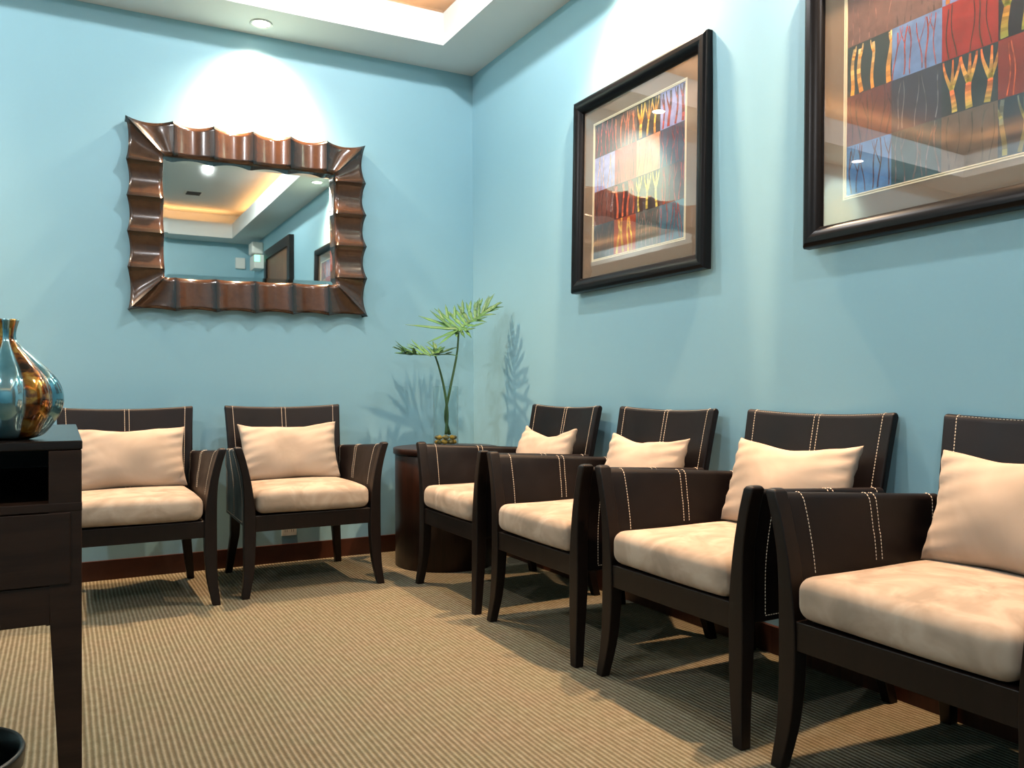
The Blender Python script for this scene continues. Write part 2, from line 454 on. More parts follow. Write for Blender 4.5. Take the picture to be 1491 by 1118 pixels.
def stitch_line(bm, pts, nrm, w=0.0024, dash=0.0062, gap=0.0022, h=0.0011):
    pts = [Vector(p) for p in pts]
    L = [0]
    for a, b in zip(pts, pts[1:]): L.append(L[-1] + (b - a).length)
    def at(s):
        for i in range(len(pts) - 1):
            if s <= L[i + 1] or i == len(pts) - 2:
                t = (s - L[i]) / max(1e-9, L[i + 1] - L[i]); return pts[i].lerp(pts[i + 1], t), i
    s = 0.0
    while s + dash < L[-1]:
        a, i = at(s); b, _ = at(s + dash)
        t = (b - a).normalized(); n = Vector(nrm(i) if callable(nrm) else nrm).normalized()
        u = t.cross(n).normalized() * w / 2
        a2 = a.lerp(b, 0.15); b2 = a.lerp(b, 0.85)
        # slight skew gives the twisted-thread look
        A = [bm.verts.new(p) for p in (a - n * h, a2 - u + n * 0.0002, a2 + u + n * 0.0002)]
        vs = [bm.verts.new(a), bm.verts.new(a2 - u), bm.verts.new(b2 - u), bm.verts.new(b), bm.verts.new(b2 + u), bm.verts.new(a2 + u)]
        for v in A: bm.verts.remove(v)
        top = [bm.verts.new(a2 + n * h), bm.verts.new(b2 + n * h)]
        bm.faces.new((vs[0], vs[1], top[0])); bm.faces.new((vs[1], vs[2], top[1], top[0])); bm.faces.new((vs[2], vs[3], top[1]))
        bm.faces.new((vs[3], vs[4], top[1])); bm.faces.new((vs[4], vs[5], top[0], top[1])); bm.faces.new((vs[5], vs[0], top[0]))
        s += dash + gap

def rounded_box(bm, hx, hy, hz, r, n=(18, 18, 8), warp=None):
    """rounded box centred on the origin made of six welded grids"""
    def grid(f, nu, nv):
        g = [[f(-1 + 2 * i / nu, -1 + 2 * j / nv) for j in range(nv + 1)] for i in range(nu + 1)]
        vs = [[bm.verts.new(p) for p in row] for row in g]
        for i in range(nu):
            for j in range(nv): bm.faces.new((vs[i][j], vs[i + 1][j], vs[i + 1][j + 1], vs[i][j + 1]))
    def e(t): return math.copysign(1 - (1 - abs(t)) ** 1.6, t)   # denser near the edges
    def rp(x, y, z):
        q = Vector((max(-hx + r, min(hx - r, x)), max(-hy + r, min(hy - r, y)), max(-hz + r, min(hz - r, z))))
        d = Vector((x, y, z)) - q
        p = q + d.normalized() * r if d.length > 1e-9 else q
        return warp(p) if warp else p
    for s in (-1, 1):
        grid(lambda u, v: rp(hx * e(u), hy * e(v), s * hz), n[0], n[1])
        grid(lambda u, v: rp(hx * e(u), s * hy, hz * e(v)), n[0], n[2])
        grid(lambda u, v: rp(s * hx, hy * e(u), hz * e(v)), n[1], n[2])
    bmesh.ops.remove_doubles(bm, verts=bm.verts, dist=1e-5)

def make_chair():
    root = empty('armchair', (0, 0, 0))
    # front legs run up to the arm tips
    for s in (-1, 1):
        bm = bmesh.new(); secs = []
        for k in range(27):
            z = 0.612 * k / 26
            a, b = s * smooth_interp(LEG_IN, z), s * smooth_interp(LEG_OUT, z)
            y0, y1 = smooth_interp(LEG_YF, z), smooth_interp(LEG_YB, z)
            secs.append([(a, y0, z), (b, y0, z), (b, y1, z), (a, y1, z)])
        a, b = LEG_IN[-1][1], LEG_OUT[-1][1]
        secs.append([(s * (a + .004), -.016, .618), (s * (b - .003), -.016, .618), (s * (b - .003), .017, .617), (s * (a + .004), .017, .617)])
        secs.append([(s * (a + .012), -.008, .6205), (s * (b - .009), -.008, .6205), (s * (b - .009), .013, .620), (s * (a + .012), .013, .620)])
        loft(bm, secs); bevel(link_mesh('leg', bm, M['wood'], root), 0.0035, 2, 0.9)
    # rear legs
    for s in (-1, 1):
        bm = bmesh.new(); secs = []
        for k in range(13):
            z = 0.36 * k / 12
            t = z / 0.36
            w = lerp(.015, .021, min(1, t * 1.6)); cx = s * lerp(.262, .240, min(1, t * 2))
            yc = smooth_interp([(0, .538), (.1, .517), (.22, .493), (.36, .478)], z); dy = lerp(.015, .021, t)
            secs.append([(cx - w, yc - dy, z), (cx + w, yc - dy, z), (cx + w, yc + dy, z), (cx - w, yc + dy, z)])
        loft(bm, secs); bevel(link_mesh('leg', bm, M['wood'], root), 0.003, 2, 0.9)
    # seat frame
    bm = bmesh.new()
    bx(bm, -.247, .247, -.014, .012, .268, .334)
    bx(bm, -.24, .24, .455, .480, .278, .334)
    for s in (-1, 1): bx(bm, min(s * .228, s * .252), max(s * .228, s * .252), .012, .455, .275, .334)
    bx(bm, -.228, .228, .012, .455, .318, .334)
    bevel(link_mesh('seat_frame', bm, M['wood'], root), 0.003)
    # arm panels
    for s in (-1, 1):
        bm = bmesh.new(); secs = []
        ny = 22
        for k in range(ny + 1):
            y = lerp(0.016, 0.500, k / ny)
            zt = arm_top(y); sec = []
            zs = [lerp(.285, zt - HT, j / 14) for j in range(15)]
            for z in zs: sec.append((s * (arm_center(y, z) + HT), y, z))
            c = arm_center(y, zt - HT * 0.3)
            for j in range(1, 8):
                a = PI * j / 8
                sec.append((s * (c + HT * math.cos(a)), y, zt - HT + HT * math.sin(a)))
            for z in zs[::-1]: sec.append((s * (arm_center(y, z) - HT), y, z))
            secs.append(sec)
        loft(bm, secs)
        arm = bevel(link_mesh('arm_panel', bm, M['leather'], root), 0.004, 3, 1.0)
        bm = bmesh.new()
        def wrap(y, zlo_in, zlo_out):
            zt = arm_top(y); e = 0.0007; p = []; nn = []
            for j in range(13):
                z = lerp(zlo_in, zt - HT, j / 12); p.append((s * (arm_center(y, z) - HT - e), y, z)); nn.append((-s, 0, 0))
            c = arm_center(y, zt - HT * 0.3)
            for j in range(1, 8):
                a = PI - PI * j / 8
                p.append((s * (c + (HT + e) * math.cos(a)), y, zt - HT + (HT + e) * math.sin(a))); nn.append((s * math.cos(a), 0, math.sin(a)))
            for j in range(13):
                z = lerp(zt - HT, zlo_out, j / 12); p.append((s * (arm_center(y, z) + HT + e), y, z)); nn.append((s, 0, 0))
            stitch_line(bm, p, lambda i: nn[min(i, len(nn) - 1)])
        wrap(0.062, .43, .30)
        wrap(0.262, .44, .30); wrap(0.282, .44, .30)
        wrap(0.468, .44, .30)
        p = [(s * (arm_center(y, .30) + HT + .0007), y, .30) for y in [lerp(.062, .468, k / 10) for k in range(11)]]
        stitch_line(bm, p, (s, 0, 0))
        link_mesh('stitching', bm, M['stitch'], arm)
    # backrest
    bm = bmesh.new(); secs = []
    nx = 24; th = 0.014
    for k in range(nx + 1):
        xn = -1 + 2 * k / nx
        zt = back_top(xn); sec = []
        zs = [lerp(.30, zt - th, j / 16) for j in range(17)]
        for z in zs: x = xn * back_w(z); sec.append((x, back_y(x, z) - th, z))
        for j in range(1, 8):
            a = PI - PI * j / 8; x = xn * back_w(zt)
            sec.append((x, back_y(x, zt - th) + th * math.cos(a), zt - th + th * math.sin(a)))
        for z in zs[::-1]: x = xn * back_w(z); sec.append((x, back_y(x, z) + th, z))
        secs.append(sec)
    loft(bm, secs)
    back = bevel(link_mesh('backrest', bm, M['leather'], root), 0.006, 3, 1.0)
    bm = bmesh.new(); e = 0.0007
    def bwrap(x0):
        xn = x0 / .27; zt = back_top(xn); p = []; nn = []
        for j in range(15):
            z = lerp(.42, zt - th, j / 14); x = xn * back_w(z); p.append((x, back_y(x, z) - th - e, z)); nn.append((0, -1, .15))
        for j in range(1, 8):
            a = PI - PI * j / 8; x = xn * back_w(zt)
            p.append((x, back_y(x, zt - th) + (th + e) * math.cos(a), zt - th + (th + e) * math.sin(a))); nn.append((0, math.cos(a), math.sin(a)))
        for j in range(10):
            z = lerp(zt - th, .45, j / 9); x = xn * back_w(z); p.append((x, back_y(x, z) + th + e, z)); nn.append((0, 1, 0))
        stitch_line(bm, p, lambda i: nn[min(i, len(nn) - 1)])
    for x0 in (-.236, -.009, .009, .236): bwrap(x0)
    p = []
    for k in range(31):
        xn = lerp(-.87, .87, k / 30); zt = back_top(xn); x = xn * back_w(zt); a = PI * 0.72
        p.append((x, back_y(x, zt - th) + (th + e) * math.cos(a), zt - th + (th + e) * math.sin(a)))
    stitch_line(bm, p, (0, -.6, .8), w=.0018)
    link_mesh('stitching', bm, M['stitch'], back)
    # seat cushion
    bm = bmesh.new()
    def warp(p):
        x, y, z = p
        u, v = x / .243, y / .245
        if z > 0:
            z += .014 * (1 - u * u) * (1 - v * v * .8) * (z / .046)
        z += 0.0022 * math.sin(9 * x + 4 * y + 1) * math.sin(13 * y + 2)
        y -= 0.006 * (1 - u * u) * max(0, -v)
        x *= 1 - 0.03 * max(0, v)
        return Vector((x, y + .221, z + .386))
    rounded_box(bm, .2425, .247, .048, .034, (26, 26, 12), warp)
    link_mesh('seat_cushion', bm, M['suede'], root, smooth=True)
    return root

def dup(root, loc, rz):
    r = root.copy(); COL.objects.link(r); r.location = loc; r.rotation_euler = (0, 0, rz)
    for ch in list(root.children):
        c = ch.copy(); COL.objects.link(c); c.parent = r
        for g in list(ch.children):
            d = g.copy(); COL.objects.link(d); d.parent = c
    return r

chair0 = make_chair()
CH = [((-1.070, -0.655), 0.0, 'dark leather armchair under the mirror, standing just left of the round side table'),
      ((-1.765, -0.692), 0.0, 'dark leather armchair against the mirror wall, half hidden behind the desk with the vase'),
      ((-0.612, -1.053), -PI / 2, 'dark leather armchair in the right row, touching the round side table in the corner'),
      ((-0.606, -1.746), -PI / 2, 'dark leather armchair in the right row, second one out from the room corner'),
      ((-0.580, -2.425), -PI / 2, 'dark leather armchair in the right row, third from the corner, below the gap between pictures'),
      ((-0.573, -3.115), -PI / 2, 'dark leather armchair in the right row nearest the camera, cut off by the right edge')]
chairs = []
for i, ((x, y), rz, lab) in enumerate(CH):
    c = chair0 if i == 0 else dup(chair0, (x, y, 0), rz)
    c.location = (x, y, 0); c.rotation_euler = (0, 0, rz)
    tag(c, lab, 'armchair', 'stitched leather armchairs along the walls'); chairs.append(c)

# ------------------------------------------------------------------ pillows
def make_pillow(w, h, t, seed, dent=0.17, fold=1.0):
    rnd = random.Random(seed)
    ph = [rnd.uniform(0, 6.28) for _ in range(8)]
    bm = bmesh.new(); N, K = 44, 30
    def P(u, v, s):
        cu = 1 - u * u; cv = 1 - v * v
        x = w / 2 * u * (1 - 0.07 * cv)
        k = dent if v > 0 else dent * .25
        z = h / 2 * v * (1 - k * cu ** 1.0)
        th = t / 2 * (max(0, cu) ** .42) * (max(0, cv) ** .42)
        # folds fanning out of the corners and along the top seam
        edge = (abs(u) ** 3) * .8 + (max(0, v) ** 3) * .6
        wr = 0.0040 * fold * edge * math.sin(15 * (v - .35 * u) * (1 + .3 * abs(u)) + ph[0]) * min(1, th / .02)
        wr += 0.0025 * fold * (max(0, v) ** 2) * math.sin(17 * u + ph[1]) * min(1, th / .02)
        wr += 0.004 * math.sin(5 * u + ph[2]) * math.sin(4 * v + ph[3]) * min(1, th / .02)
        y = s * (th + wr)
        z += 0.003 * math.sin(6 * u + ph[4]) * v
        return (x, y + 0.006 * math.sin(3 * u + ph[5]), z)
    def e(t): return math.sin(t * PI / 2) * .75 + t * .25
    for s in (-1, 1):
        g = [[bm.verts.new(P(e(-1 + 2 * i / N), e(-1 + 2 * j / K), s)) for j in range(K + 1)] for i in range(N + 1)]
        for i in range(N):
            for j in range(K): bm.faces.new((g[i][j], g[i + 1][j], g[i + 1][j + 1], g[i][j + 1]))
    bmesh.ops.remove_doubles(bm, verts=bm.verts, dist=1e-5)
    return bm
def place_pillow(ch, seed, label, w=.465, h=.275, t=.12, dx=0, y=.432, z=.566, tilt=-.33, roll=0.0, yaw=0.0, dent=.17, fold=1.0):
    o = link_mesh('lumbar_pillow', make_pillow(w, h, t, seed, dent, fold), M['pillow'], smooth=True)
    c = ch
    mw = Matrix.Translation(c.location) @ Matrix.Rotation(c.rotation_euler.z, 4, 'Z') @ Matrix.Translation((dx, y, z)) @ Matrix.Rotation(yaw, 4, 'Z') @ Matrix.Rotation(tilt, 4, 'X') @ Matrix.Rotation(roll, 4, 'Y')
    o.matrix_world = mw
    tag(o, label, 'pillow', 'beige lumbar pillows on the armchairs'); return o
place_pillow(chairs[0], 1, 'beige lumbar pillow fully in view on the chair under the mirror')
place_pillow(chairs[1], 2, 'beige lumbar pillow on the left chair, its left end hidden behind the desk')
place_pillow(chairs[2], 3, 'beige lumbar pillow with peaked corners on the right-row chair next to the round side table', dent=.34, w=.42, dx=.015, z=.558)
place_pillow(chairs[3], 4, 'beige lumbar pillow, mostly hidden behind an armrest, on the second chair from the corner', dent=.2, w=.45, dx=.012, z=.548)
place_pillow(chairs[4], 5, 'beige lumbar pillow with a folded right corner, on the chair below the gap between pictures', dent=.24)
place_pillow(chairs[5], 6, 'largest-looking beige lumbar pillow, cut off by the right edge of the photo')

# ------------------------------------------------------------------ drum side table, glass vase, leaves
DX, DY, DZ = -0.345, -0.402, 0.570
t = empty('round_side_table', (DX, DY, 0)); tag(t, 'dark brown wooden drum shaped side table standing in the room corner', 'side table')
bm = bmesh.new(); lathe(bm, [(.246, 0), (.250, .004), (.250, .535), (.247, .538)], 64, cap1=True)
link_mesh('drum_body', bm, M['drum'], t, smooth=False); 
o = t.children[0]; [setattr(p, 'use_smooth', len(p.vertices) == 4) for p in o.data.polygons]
bm = bmesh.new(); lathe(bm, [(.250, .538), (.257, .540), (.259, .544), (.259, .564), (.256, .569), (.250, .570)], 64, cap1=True)
o = link_mesh('table_top', bm, M['drum'], t); [setattr(p, 'use_smooth', len(p.vertices) == 4) for p in o.data.polygons]

VX, VY = DX, DY
bm = bmesh.new()
lathe(bm, [(.060, DZ + .0005), (.0625, DZ + .003), (.0625, DZ + .295), (.0615, DZ + .297), (.0595, DZ + .295), (.0595, DZ + .012), (.002, DZ + .010)], 48, c=(VX, VY))
tag(link_mesh('glass_vase', bm, M['clear'], smooth=True), 'tall clear glass cylinder vase holding two cut leaves on the round table', 'vase')
M['pebble'] = Mat('amber_pebble', srgb(150, 130, 50), 0.25).m
M['pebble2'] = Mat('olive_pebble', srgb(92, 92, 52), 0.3).m
pts = []
rnd = random.Random(11)
layers = [(0.023, 9, .043), (0.023, 3, .014), (0.045, 8, .043), (0.045, 2, .012)]
for zz, n, rr in layers:
    for k in range(n):
        a = 2 * PI * (k + .5 * (zz > .03)) / n; pts.append((VX + rr * math.cos(a), VY + rr * math.sin(a), DZ + zz))
proto = {}
for i, (px, py, pz) in enumerate(pts):
    key = i % 2
    if key not in proto:
        bm = bmesh.new(); bmesh.ops.create_icosphere(bm, subdivisions=2, radius=0.0125)
        for v in bm.verts: v.co.x *= 1.1; v.co.z *= .85; v.co += Vector((.0008 * math.sin(300 * v.co.y), 0, 0))
        o = link_mesh('pebble', bm, M['pebble'] if key == 0 else M['pebble2'], smooth=True); proto[key] = o
    else:
        o = proto[key].copy(); COL.objects.link(o)
    o.location = (px, py, pz); o.rotation_euler = (0, 0, rnd.uniform(0, 6))
    tag(o, 'yellowish green pebble in the bottom of the clear glass vase', 'pebble', 'pebbles inside the glass vase')

def make_leaf(hub, mid, nrm, L, seed, stem_pts, label, lobes=8, wid=1.0, zlift=0.35, back=.6):
    rnd = random.Random(seed)
    hub = Vector(hub); m = Vector(mid).normalized(); n = Vector(nrm); n = (n - m * n.dot(m)).normalized(); sd = n.cross(m)
    root = empty('philodendron_leaf', stem_pts[0])
    bm = bmesh.new(); cols = {}
    def blade(base, direction, length, w, curl, col):
        d = direction.normalized(); s2 = n.cross(d).normalized(); K = 7; rows = []
        for k in range(K + 1):
            t = k / K
            c = base + d * (length * t) + n * (curl * t * t * length)
            ww = w * (0.75 + .9 * t - 1.65 * t ** 2.2) + 0.0006 if t < 1 else .0006
            jag = 1 + .22 * math.sin(t * 16 + seed)
            rows.append([bm.verts.new(c - s2 * ww * jag + n * ww * .45), bm.verts.new(c), bm.verts.new(c + s2 * ww * jag + n * ww * .45)])
            for v in rows[-1]: cols[v] = col
            cols[rows[-1][1]] = tuple(min(1, q * 1.5 + .03) for q in col[:3]) + (1,)
        for a, b in zip(rows, rows[1:]):
            bm.faces.new((a[0], a[1], b[1], b[0])); bm.faces.new((a[1], a[2], b[2], b[1]))
    # midrib web
    def g(): k = rnd.uniform(.8, 1.2); return (0.044 * k, 0.125 * k, 0.028 * k, 1)
    for k in range(lobes):
        t = k / (lobes - 1)
        base = hub + m * (L * (t * .78 - .06)) + n * (.03 * t * t * L)
        for s in (-1, 1):
            ang = lerp(112, 28, t) + rnd.uniform(-7, 7)
            dd = m * math.cos(math.radians(ang)) + sd * s * math.sin(math.radians(ang)) + n * rnd.uniform(zlift * .3, zlift)
            ln = L * lerp(.62, .40, t) * rnd.uniform(.85, 1.12) * wid
            blade(base, dd, ln, .0085 * L / .2, rnd.uniform(-.25, .15), g())
            if rnd.random() < .75:      # secondary lobe forking off
                b2 = base + dd.normalized() * ln * .45
                d2 = dd + m * rnd.uniform(.5, .8) + n * rnd.uniform(-.1, .2)
                blade(b2, d2, ln * .48, .0075 * L / .2, .1, g())
    for s in (-1, 1):                   # backward lobes beside the stalk
        for a2 in (125, 142, 160):
            dd = m * math.cos(math.radians(a2)) + sd * s * math.sin(math.radians(a2)) + n * zlift * rnd.uniform(.4, 1)
            blade(hub, dd, L * back * wid * rnd.uniform(.8, 1.1), .010 * L / .2, .05, g())
    blade(hub + m * L * .6, m + n * .1, L * .42, .012 * L / .2, 0, g())
    blade(hub - m * .01, m, L * .95, .013 * L / .2, .03, g())
    bm.verts.index_update()
    cl = {v.index: c for v, c in cols.items()}
    off = Vector(stem_pts[0])
    for v in bm.verts: v.co -= off
    me = bpy.data.meshes.new('leaf_blade'); bm.to_mesh(me); bm.free(); me.materials.append(M['leaf'])
    o = bpy.data.objects.new('leaf_blade', me); COL.objects.link(o); o.parent = root
    set_vcol(o, lambda p, vi: cl[vi])
    so = o.modifiers.new('thick', 'SOLIDIFY'); so.thickness = 0.0012; so.offset = 0
    bm = bmesh.new()
    # resample the stem smoothly
    zs = [p[2] for p in stem_pts]
    sp = []
    for k in range(25):
        z = lerp(zs[0], zs[-1], k / 24)
        sp.append((smooth_interp([(p[2], p[0]) for p in stem_pts], z) - off.x, smooth_interp([(p[2], p[1]) for p in stem_pts], z) - off.y, z - off.z))
    tube(bm, sp, [lerp(.0078, .0044, k / 24) for k in range(25)], 10)
    link_mesh('stalk', bm, M['stem'], root, smooth=True)
    tag(root, label, 'leaf'); return root
yl = -.402
make_leaf((-.272, yl, 1.150), (.80, -.18, .52), (-.42, -.40, .80), .225, 3,
          [(-.325, yl, DZ + .058), (-.345, yl + .004, .72), (-.322, yl, .85), (-.283, yl, 1.03), (-.272, yl, 1.150)],
          'taller jagged green philodendron leaf on a straight stalk, tilting to the upper right', 10, 1.25, .60, .85)
make_leaf((-.406, yl - .012, 1.019), (-1, -.25, -.02), (.10, -.22, 1), .235, 8,
          [(-.352, yl - .018, DZ + .060), (-.344, yl - .016, .74), (-.360, yl - .014, .86), (-.385, yl - .012, .96), (-.406, yl - .012, 1.019)],
          'lower jagged green philodendron leaf on a thin curved stalk, spreading flat to the left', 9, .85, .55, .55)

# ------------------------------------------------------------------ scalloped mirror
MXc, MZc = -1.1985, 1.663
mroot = empty('wall_mirror', (MXc, 0, MZc)); tag(mroot, 'rectangular wall mirror in a scalloped glossy brown wooden frame on the teal wall', 'mirror')
mroot.rotation_euler = (0, math.radians(-0.62), 0)
IX, IZ, FW = 0.405, 0.283, 0.157       # inner half sizes and frame width
def frame_side(axis, sgn, ridges):
    """ridges: positions along the side of the interior ridges; corners are mitred"""
    bm = bmesh.new(); info = {}
    inner = IX if axis == 'x' else IZ
    other = IZ if axis == 'x' else IX
    segs = [None] + ridges + [None]
    NV, NS = 8, 14
    dv_out, dv_in = .066, .060
    for q in range(len(segs) - 1):
        rows = []
        for j in range(NV + 1):
            v = j / NV; ext = inner + FW * v
            a = segs[q] if segs[q] is not None else -ext
            b = segs[q + 1] if segs[q + 1] is not None else ext
            row = []
            for i in range(NS + 1):
                s = i / NS; u = lerp(a, b, s)
                dip = 1 - (2 * s - 1) ** 2
                seglen = min(1.0, (b - a) / .17)
                dep = lerp(dv_in, dv_out, v) - .028 * dip * seglen
                w = other + FW * v
                w -= .014 * dip * v * v
                w += .002 * dip * (1 - v)
                # mitred ends stay on the diagonal
                p = (u, -dep, sgn * w) if axis == 'x' else (sgn * w, -dep, u)
                vt = bm.verts.new(p); row.append(vt); info[vt] = (s, v)
            rows.append(row)
        for r0, r1 in zip(rows, rows[1:]):
            for i in range(NS): bm.faces.new((r0[i], r0[i + 1], r1[i + 1], r1[i]))
        # outer and inner skirts back towards the wall
        for row, d_end, inset in ((rows[-1], .004, .012), (rows[0], .006, 0.0)):
            back = []
            for vt in row:
                x, y, z = vt.co
                if axis == 'x': z -= sgn * inset
                else: x -= sgn * inset
                nb = bm.verts.new((x, -d_end, z)); back.append(nb); info[nb] = (0.02, 0.5)
            for i in range(NS): bm.faces.new((row[i], row[i + 1], back[i + 1], back[i]))
    bm.verts.index_update(); inf = {v.index: k for v, k in info.items()}
    flip = None
    bmesh.ops.recalc_face_normals(bm, faces=bm.faces)
    me = bpy.data.meshes.new('frame_rail'); bm.to_mesh(me); bm.free(); me.materials.append(M['mirror_wood'])
    o = bpy.data.objects.new('frame_rail', me); COL.objects.link(o); o.parent = mroot
    for p in me.polygons: p.use_smooth = True
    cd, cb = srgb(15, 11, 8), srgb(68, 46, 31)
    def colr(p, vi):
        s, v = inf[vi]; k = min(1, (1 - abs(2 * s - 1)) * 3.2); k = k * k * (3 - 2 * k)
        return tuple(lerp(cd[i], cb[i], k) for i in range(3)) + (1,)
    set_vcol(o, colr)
    # crisp ridges: split normals where segments meet come from separate vertices
    return o
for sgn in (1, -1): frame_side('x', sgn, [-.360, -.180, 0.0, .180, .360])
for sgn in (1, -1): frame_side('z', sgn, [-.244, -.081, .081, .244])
# mirror glass with a bevelled border
bm = bmesh.new()
o_ = [(-IX - .004, -.012, -IZ - .004), (IX + .004, -.012, -IZ - .004), (IX + .004, -.012, IZ + .004), (-IX - .004, -.012, IZ + .004)]
bw = .021
i_ = [(-IX + bw, -.0150, -IZ + bw), (IX - bw, -.0150, -IZ + bw), (IX - bw, -.0150, IZ - bw), (-IX + bw, -.0150, IZ - bw)]
b_ = [(x, -.004, z) for x, y, z in o_]
vo = [bm.verts.new(p) for p in o_]; vi_ = [bm.verts.new(p) for p in i_]; vb = [bm.verts.new(p) for p in b_]
bm.faces.new(vi_)
for k in range(4):
    j = (k + 1) % 4
    bm.faces.new((vo[k], vo[j], vi_[j], vi_[k])); bm.faces.new((vb[k], vb[j], vo[j], vo[k]))
bm.faces.new(vb)
link_mesh('mirror_glass', bm, M['mirror'], mroot)

# ------------------------------------------------------------------ framed pictures on the right wall
def picture(yc, zc, W, Hh, seed, cells, label):
    """local x runs along the wall towards the camera (-Y world); local -y points into the room"""
    root = empty('framed_picture', (-0.020, yc, zc), -PI / 2)
    root.rotation_euler = (math.radians(-1.35), 0, -PI / 2)
    tag(root, label, 'picture', 'black framed tree paintings on the right wall')
    fw = .060
    hw, hh = W / 2, Hh / 2
    # moulding: profile swept with mitred corners
    prof = [(0.0, .016), (0.0, -.008), (.004, -.016), (.014, -.022), (.030, -.0225), (.046, -.016), (.054, -.008), (.058, -.004), (.060, 0.002), (.060, .014)]
    bm = bmesh.new(); rings = []
    for off, d in prof:
        rings.append([bm.verts.new((sx * (hw - off), d, sz * (hh - off))) for sx, sz in ((-1, -1), (1, -1), (1, 1), (-1, 1))])
    for a, b in zip(rings, rings[1:] + rings[:1]):
        for k in range(4):
            j = (k + 1) % 4; bm.faces.new((a[k], a[j], b[j], b[k]))
    bevel(link_mesh('frame', bm, M['black_frame'], root), .0012, 2, .5)
    iw, ih = hw - fw + .004, hh - fw + .004
    box_obj('backing_board', M['mat_board'], root, -hw + .01, hw - .01, .0125, .0155, -hh + .01, hh - .01)
    # art area
    aw, ah = .306, .297
    bm = bmesh.new()
    for a, b, c, d_ in ((-iw, iw, ah, ih), (-iw, iw, -ih, -ah), (-iw, -aw, -ah, ah), (aw, iw, -ah, ah)): bx(bm, a, b, .0080, .0105, c, d_)
    link_mesh('mat_board', bm, M['mat_board'], root)
    bm = bmesh.new()
    for e0, e1 in ((.0, .0042), (.0062, .0098)):
        A, B = aw - e0, ah - e0; a2, b2 = aw - e1, ah - e1
        for q in ((-A, A, b2, B), (-A, A, -B, -b2), (-A, -a2, -b2, b2), (a2, A, -b2, b2)): bx(bm, q[0], q[1], .0072, .0112, q[2], q[3])
    link_mesh('cream_liner', bm, M['liner'], root)
    # painting: 4x4 patches with tree trunks
    rnd = random.Random(seed); bm = bmesh.new(); fc = []
    aw2, ah2 = aw - .0095, ah - .0095
    cw, ch = 2 * aw2 / 4, 2 * ah2 / 4
    def quad(pts, y, col):
        f = bm.faces.new([bm.verts.new((x, y, z)) for x, z in pts]); fc.append(col)
    def strip(pts, w0, w1, y, colfn, x0, x1, z0, z1):
        n = len(pts)
        for k in range(n - 1):
            (xa, za), (xb, zb) = pts[k], pts[k + 1]
            dx, dz = xb - xa, zb - za; l = math.hypot(dx, dz) or 1
            wa, wb = lerp(w0, w1, k / (n - 1)), lerp(w0, w1, (k + 1) / (n - 1))
            nx, nz = -dz / l, dx / l
            cl = lambda x, z: (max(x0, min(x1, x)), max(z0, min(z1, z)))
            quad([cl(xa - nx * wa, za - nz * wa), cl(xa + nx * wa, za + nz * wa), cl(xb + nx * wb, zb + nz * wb), cl(xb - nx * wb, zb - nz * wb)], y, colfn(k / (n - 1)))
    lay = 0
    for r in range(4):
        for c in range(4):
            bg, tc, style = cells[r][c]
            x0 = -aw2 + c * cw; x1 = x0 + cw; z1 = ah2 - r * ch; z0 = z1 - ch
            quad([(x0, z0), (x1, z0), (x1, z1), (x0, z1)], .0105, srgb(*bg))
            def cf(t):
                k = rnd.uniform(.75, 1.2)
                a = tc[0]; b = tc[-1]
                return srgb(*[min(255, max(0, lerp(a[i], b[i], t) * k)) for i in range(3)])
            nt = {'lines': 6, 'trunks': 4, 'fork': 3, 'thin': 5, 'none': 0}[style]
            for k in range(nt):
                lay += 1; y = .0103 - .000004 * lay
                bx_ = x0 + cw * ((k + .5) / nt + rnd.uniform(-.06, .06)); w = {'lines': .0022, 'trunks': .0068, 'fork': .0082, 'thin': .0017}[style] * rnd.uniform(.7, 1.2)
                ph = rnd.uniform(0, 6); sl = rnd.uniform(-.12, .12)
                zt = z1 - ch * rnd.uniform(0, .12); zb = z0 + ch * rnd.uniform(0, .04)
                if style == 'fork': zt = z0 + ch * rnd.uniform(.42, .55)
                P = [(bx_ + sl * (z - zb) + .004 * math.sin(ph + 40 * (z - zb)), z) for z in [lerp(zb, zt, i / 9) for i in range(10)]]
                strip(P, w, w * .8, y, cf, x0, x1, z0, z1)
                if style in ('fork', 'trunks', 'lines'):
                    nb = 3 if style == 'fork' else 1
                    for q in range(nb):
                        s = P[-1] if style == 'fork' else P[rnd.randint(4, 7)]
                        sg = (-1, 1, .15)[q] if nb == 3 else rnd.choice((-1, 1))
                        L2 = z1 - s[1] - .004
                        if L2 < .01: continue
                        B = [(s[0] + sg * (.30 * L2) * math.sin(i / 7 * 1.45), s[1] + L2 * i / 7) for i in range(8)]
                        strip(B, w * .75, w * .28, y - .000002, cf, x0, x1, z0, z1)
    me = bpy.data.meshes.new('painting'); bm.to_mesh(me); bm.free(); me.materials.append(M['art'])
    o = bpy.data.objects.new('painting', me); COL.objects.link(o); o.parent = root
    set_vcol(o, lambda p, vi: fc[p.index])
    box_obj('glass_pane', M['pane'], root, -iw, iw, .0035, .0052, -ih, ih)
    return root
OR, YE, GO, RE, PK = (222, 104, 60), (214, 196, 84), (226, 150, 60), (170, 66, 52), (196, 120, 110)
DK, GY, WH, YG = (46, 40, 46), (128, 120, 118), (200, 196, 180), (150, 160, 70)
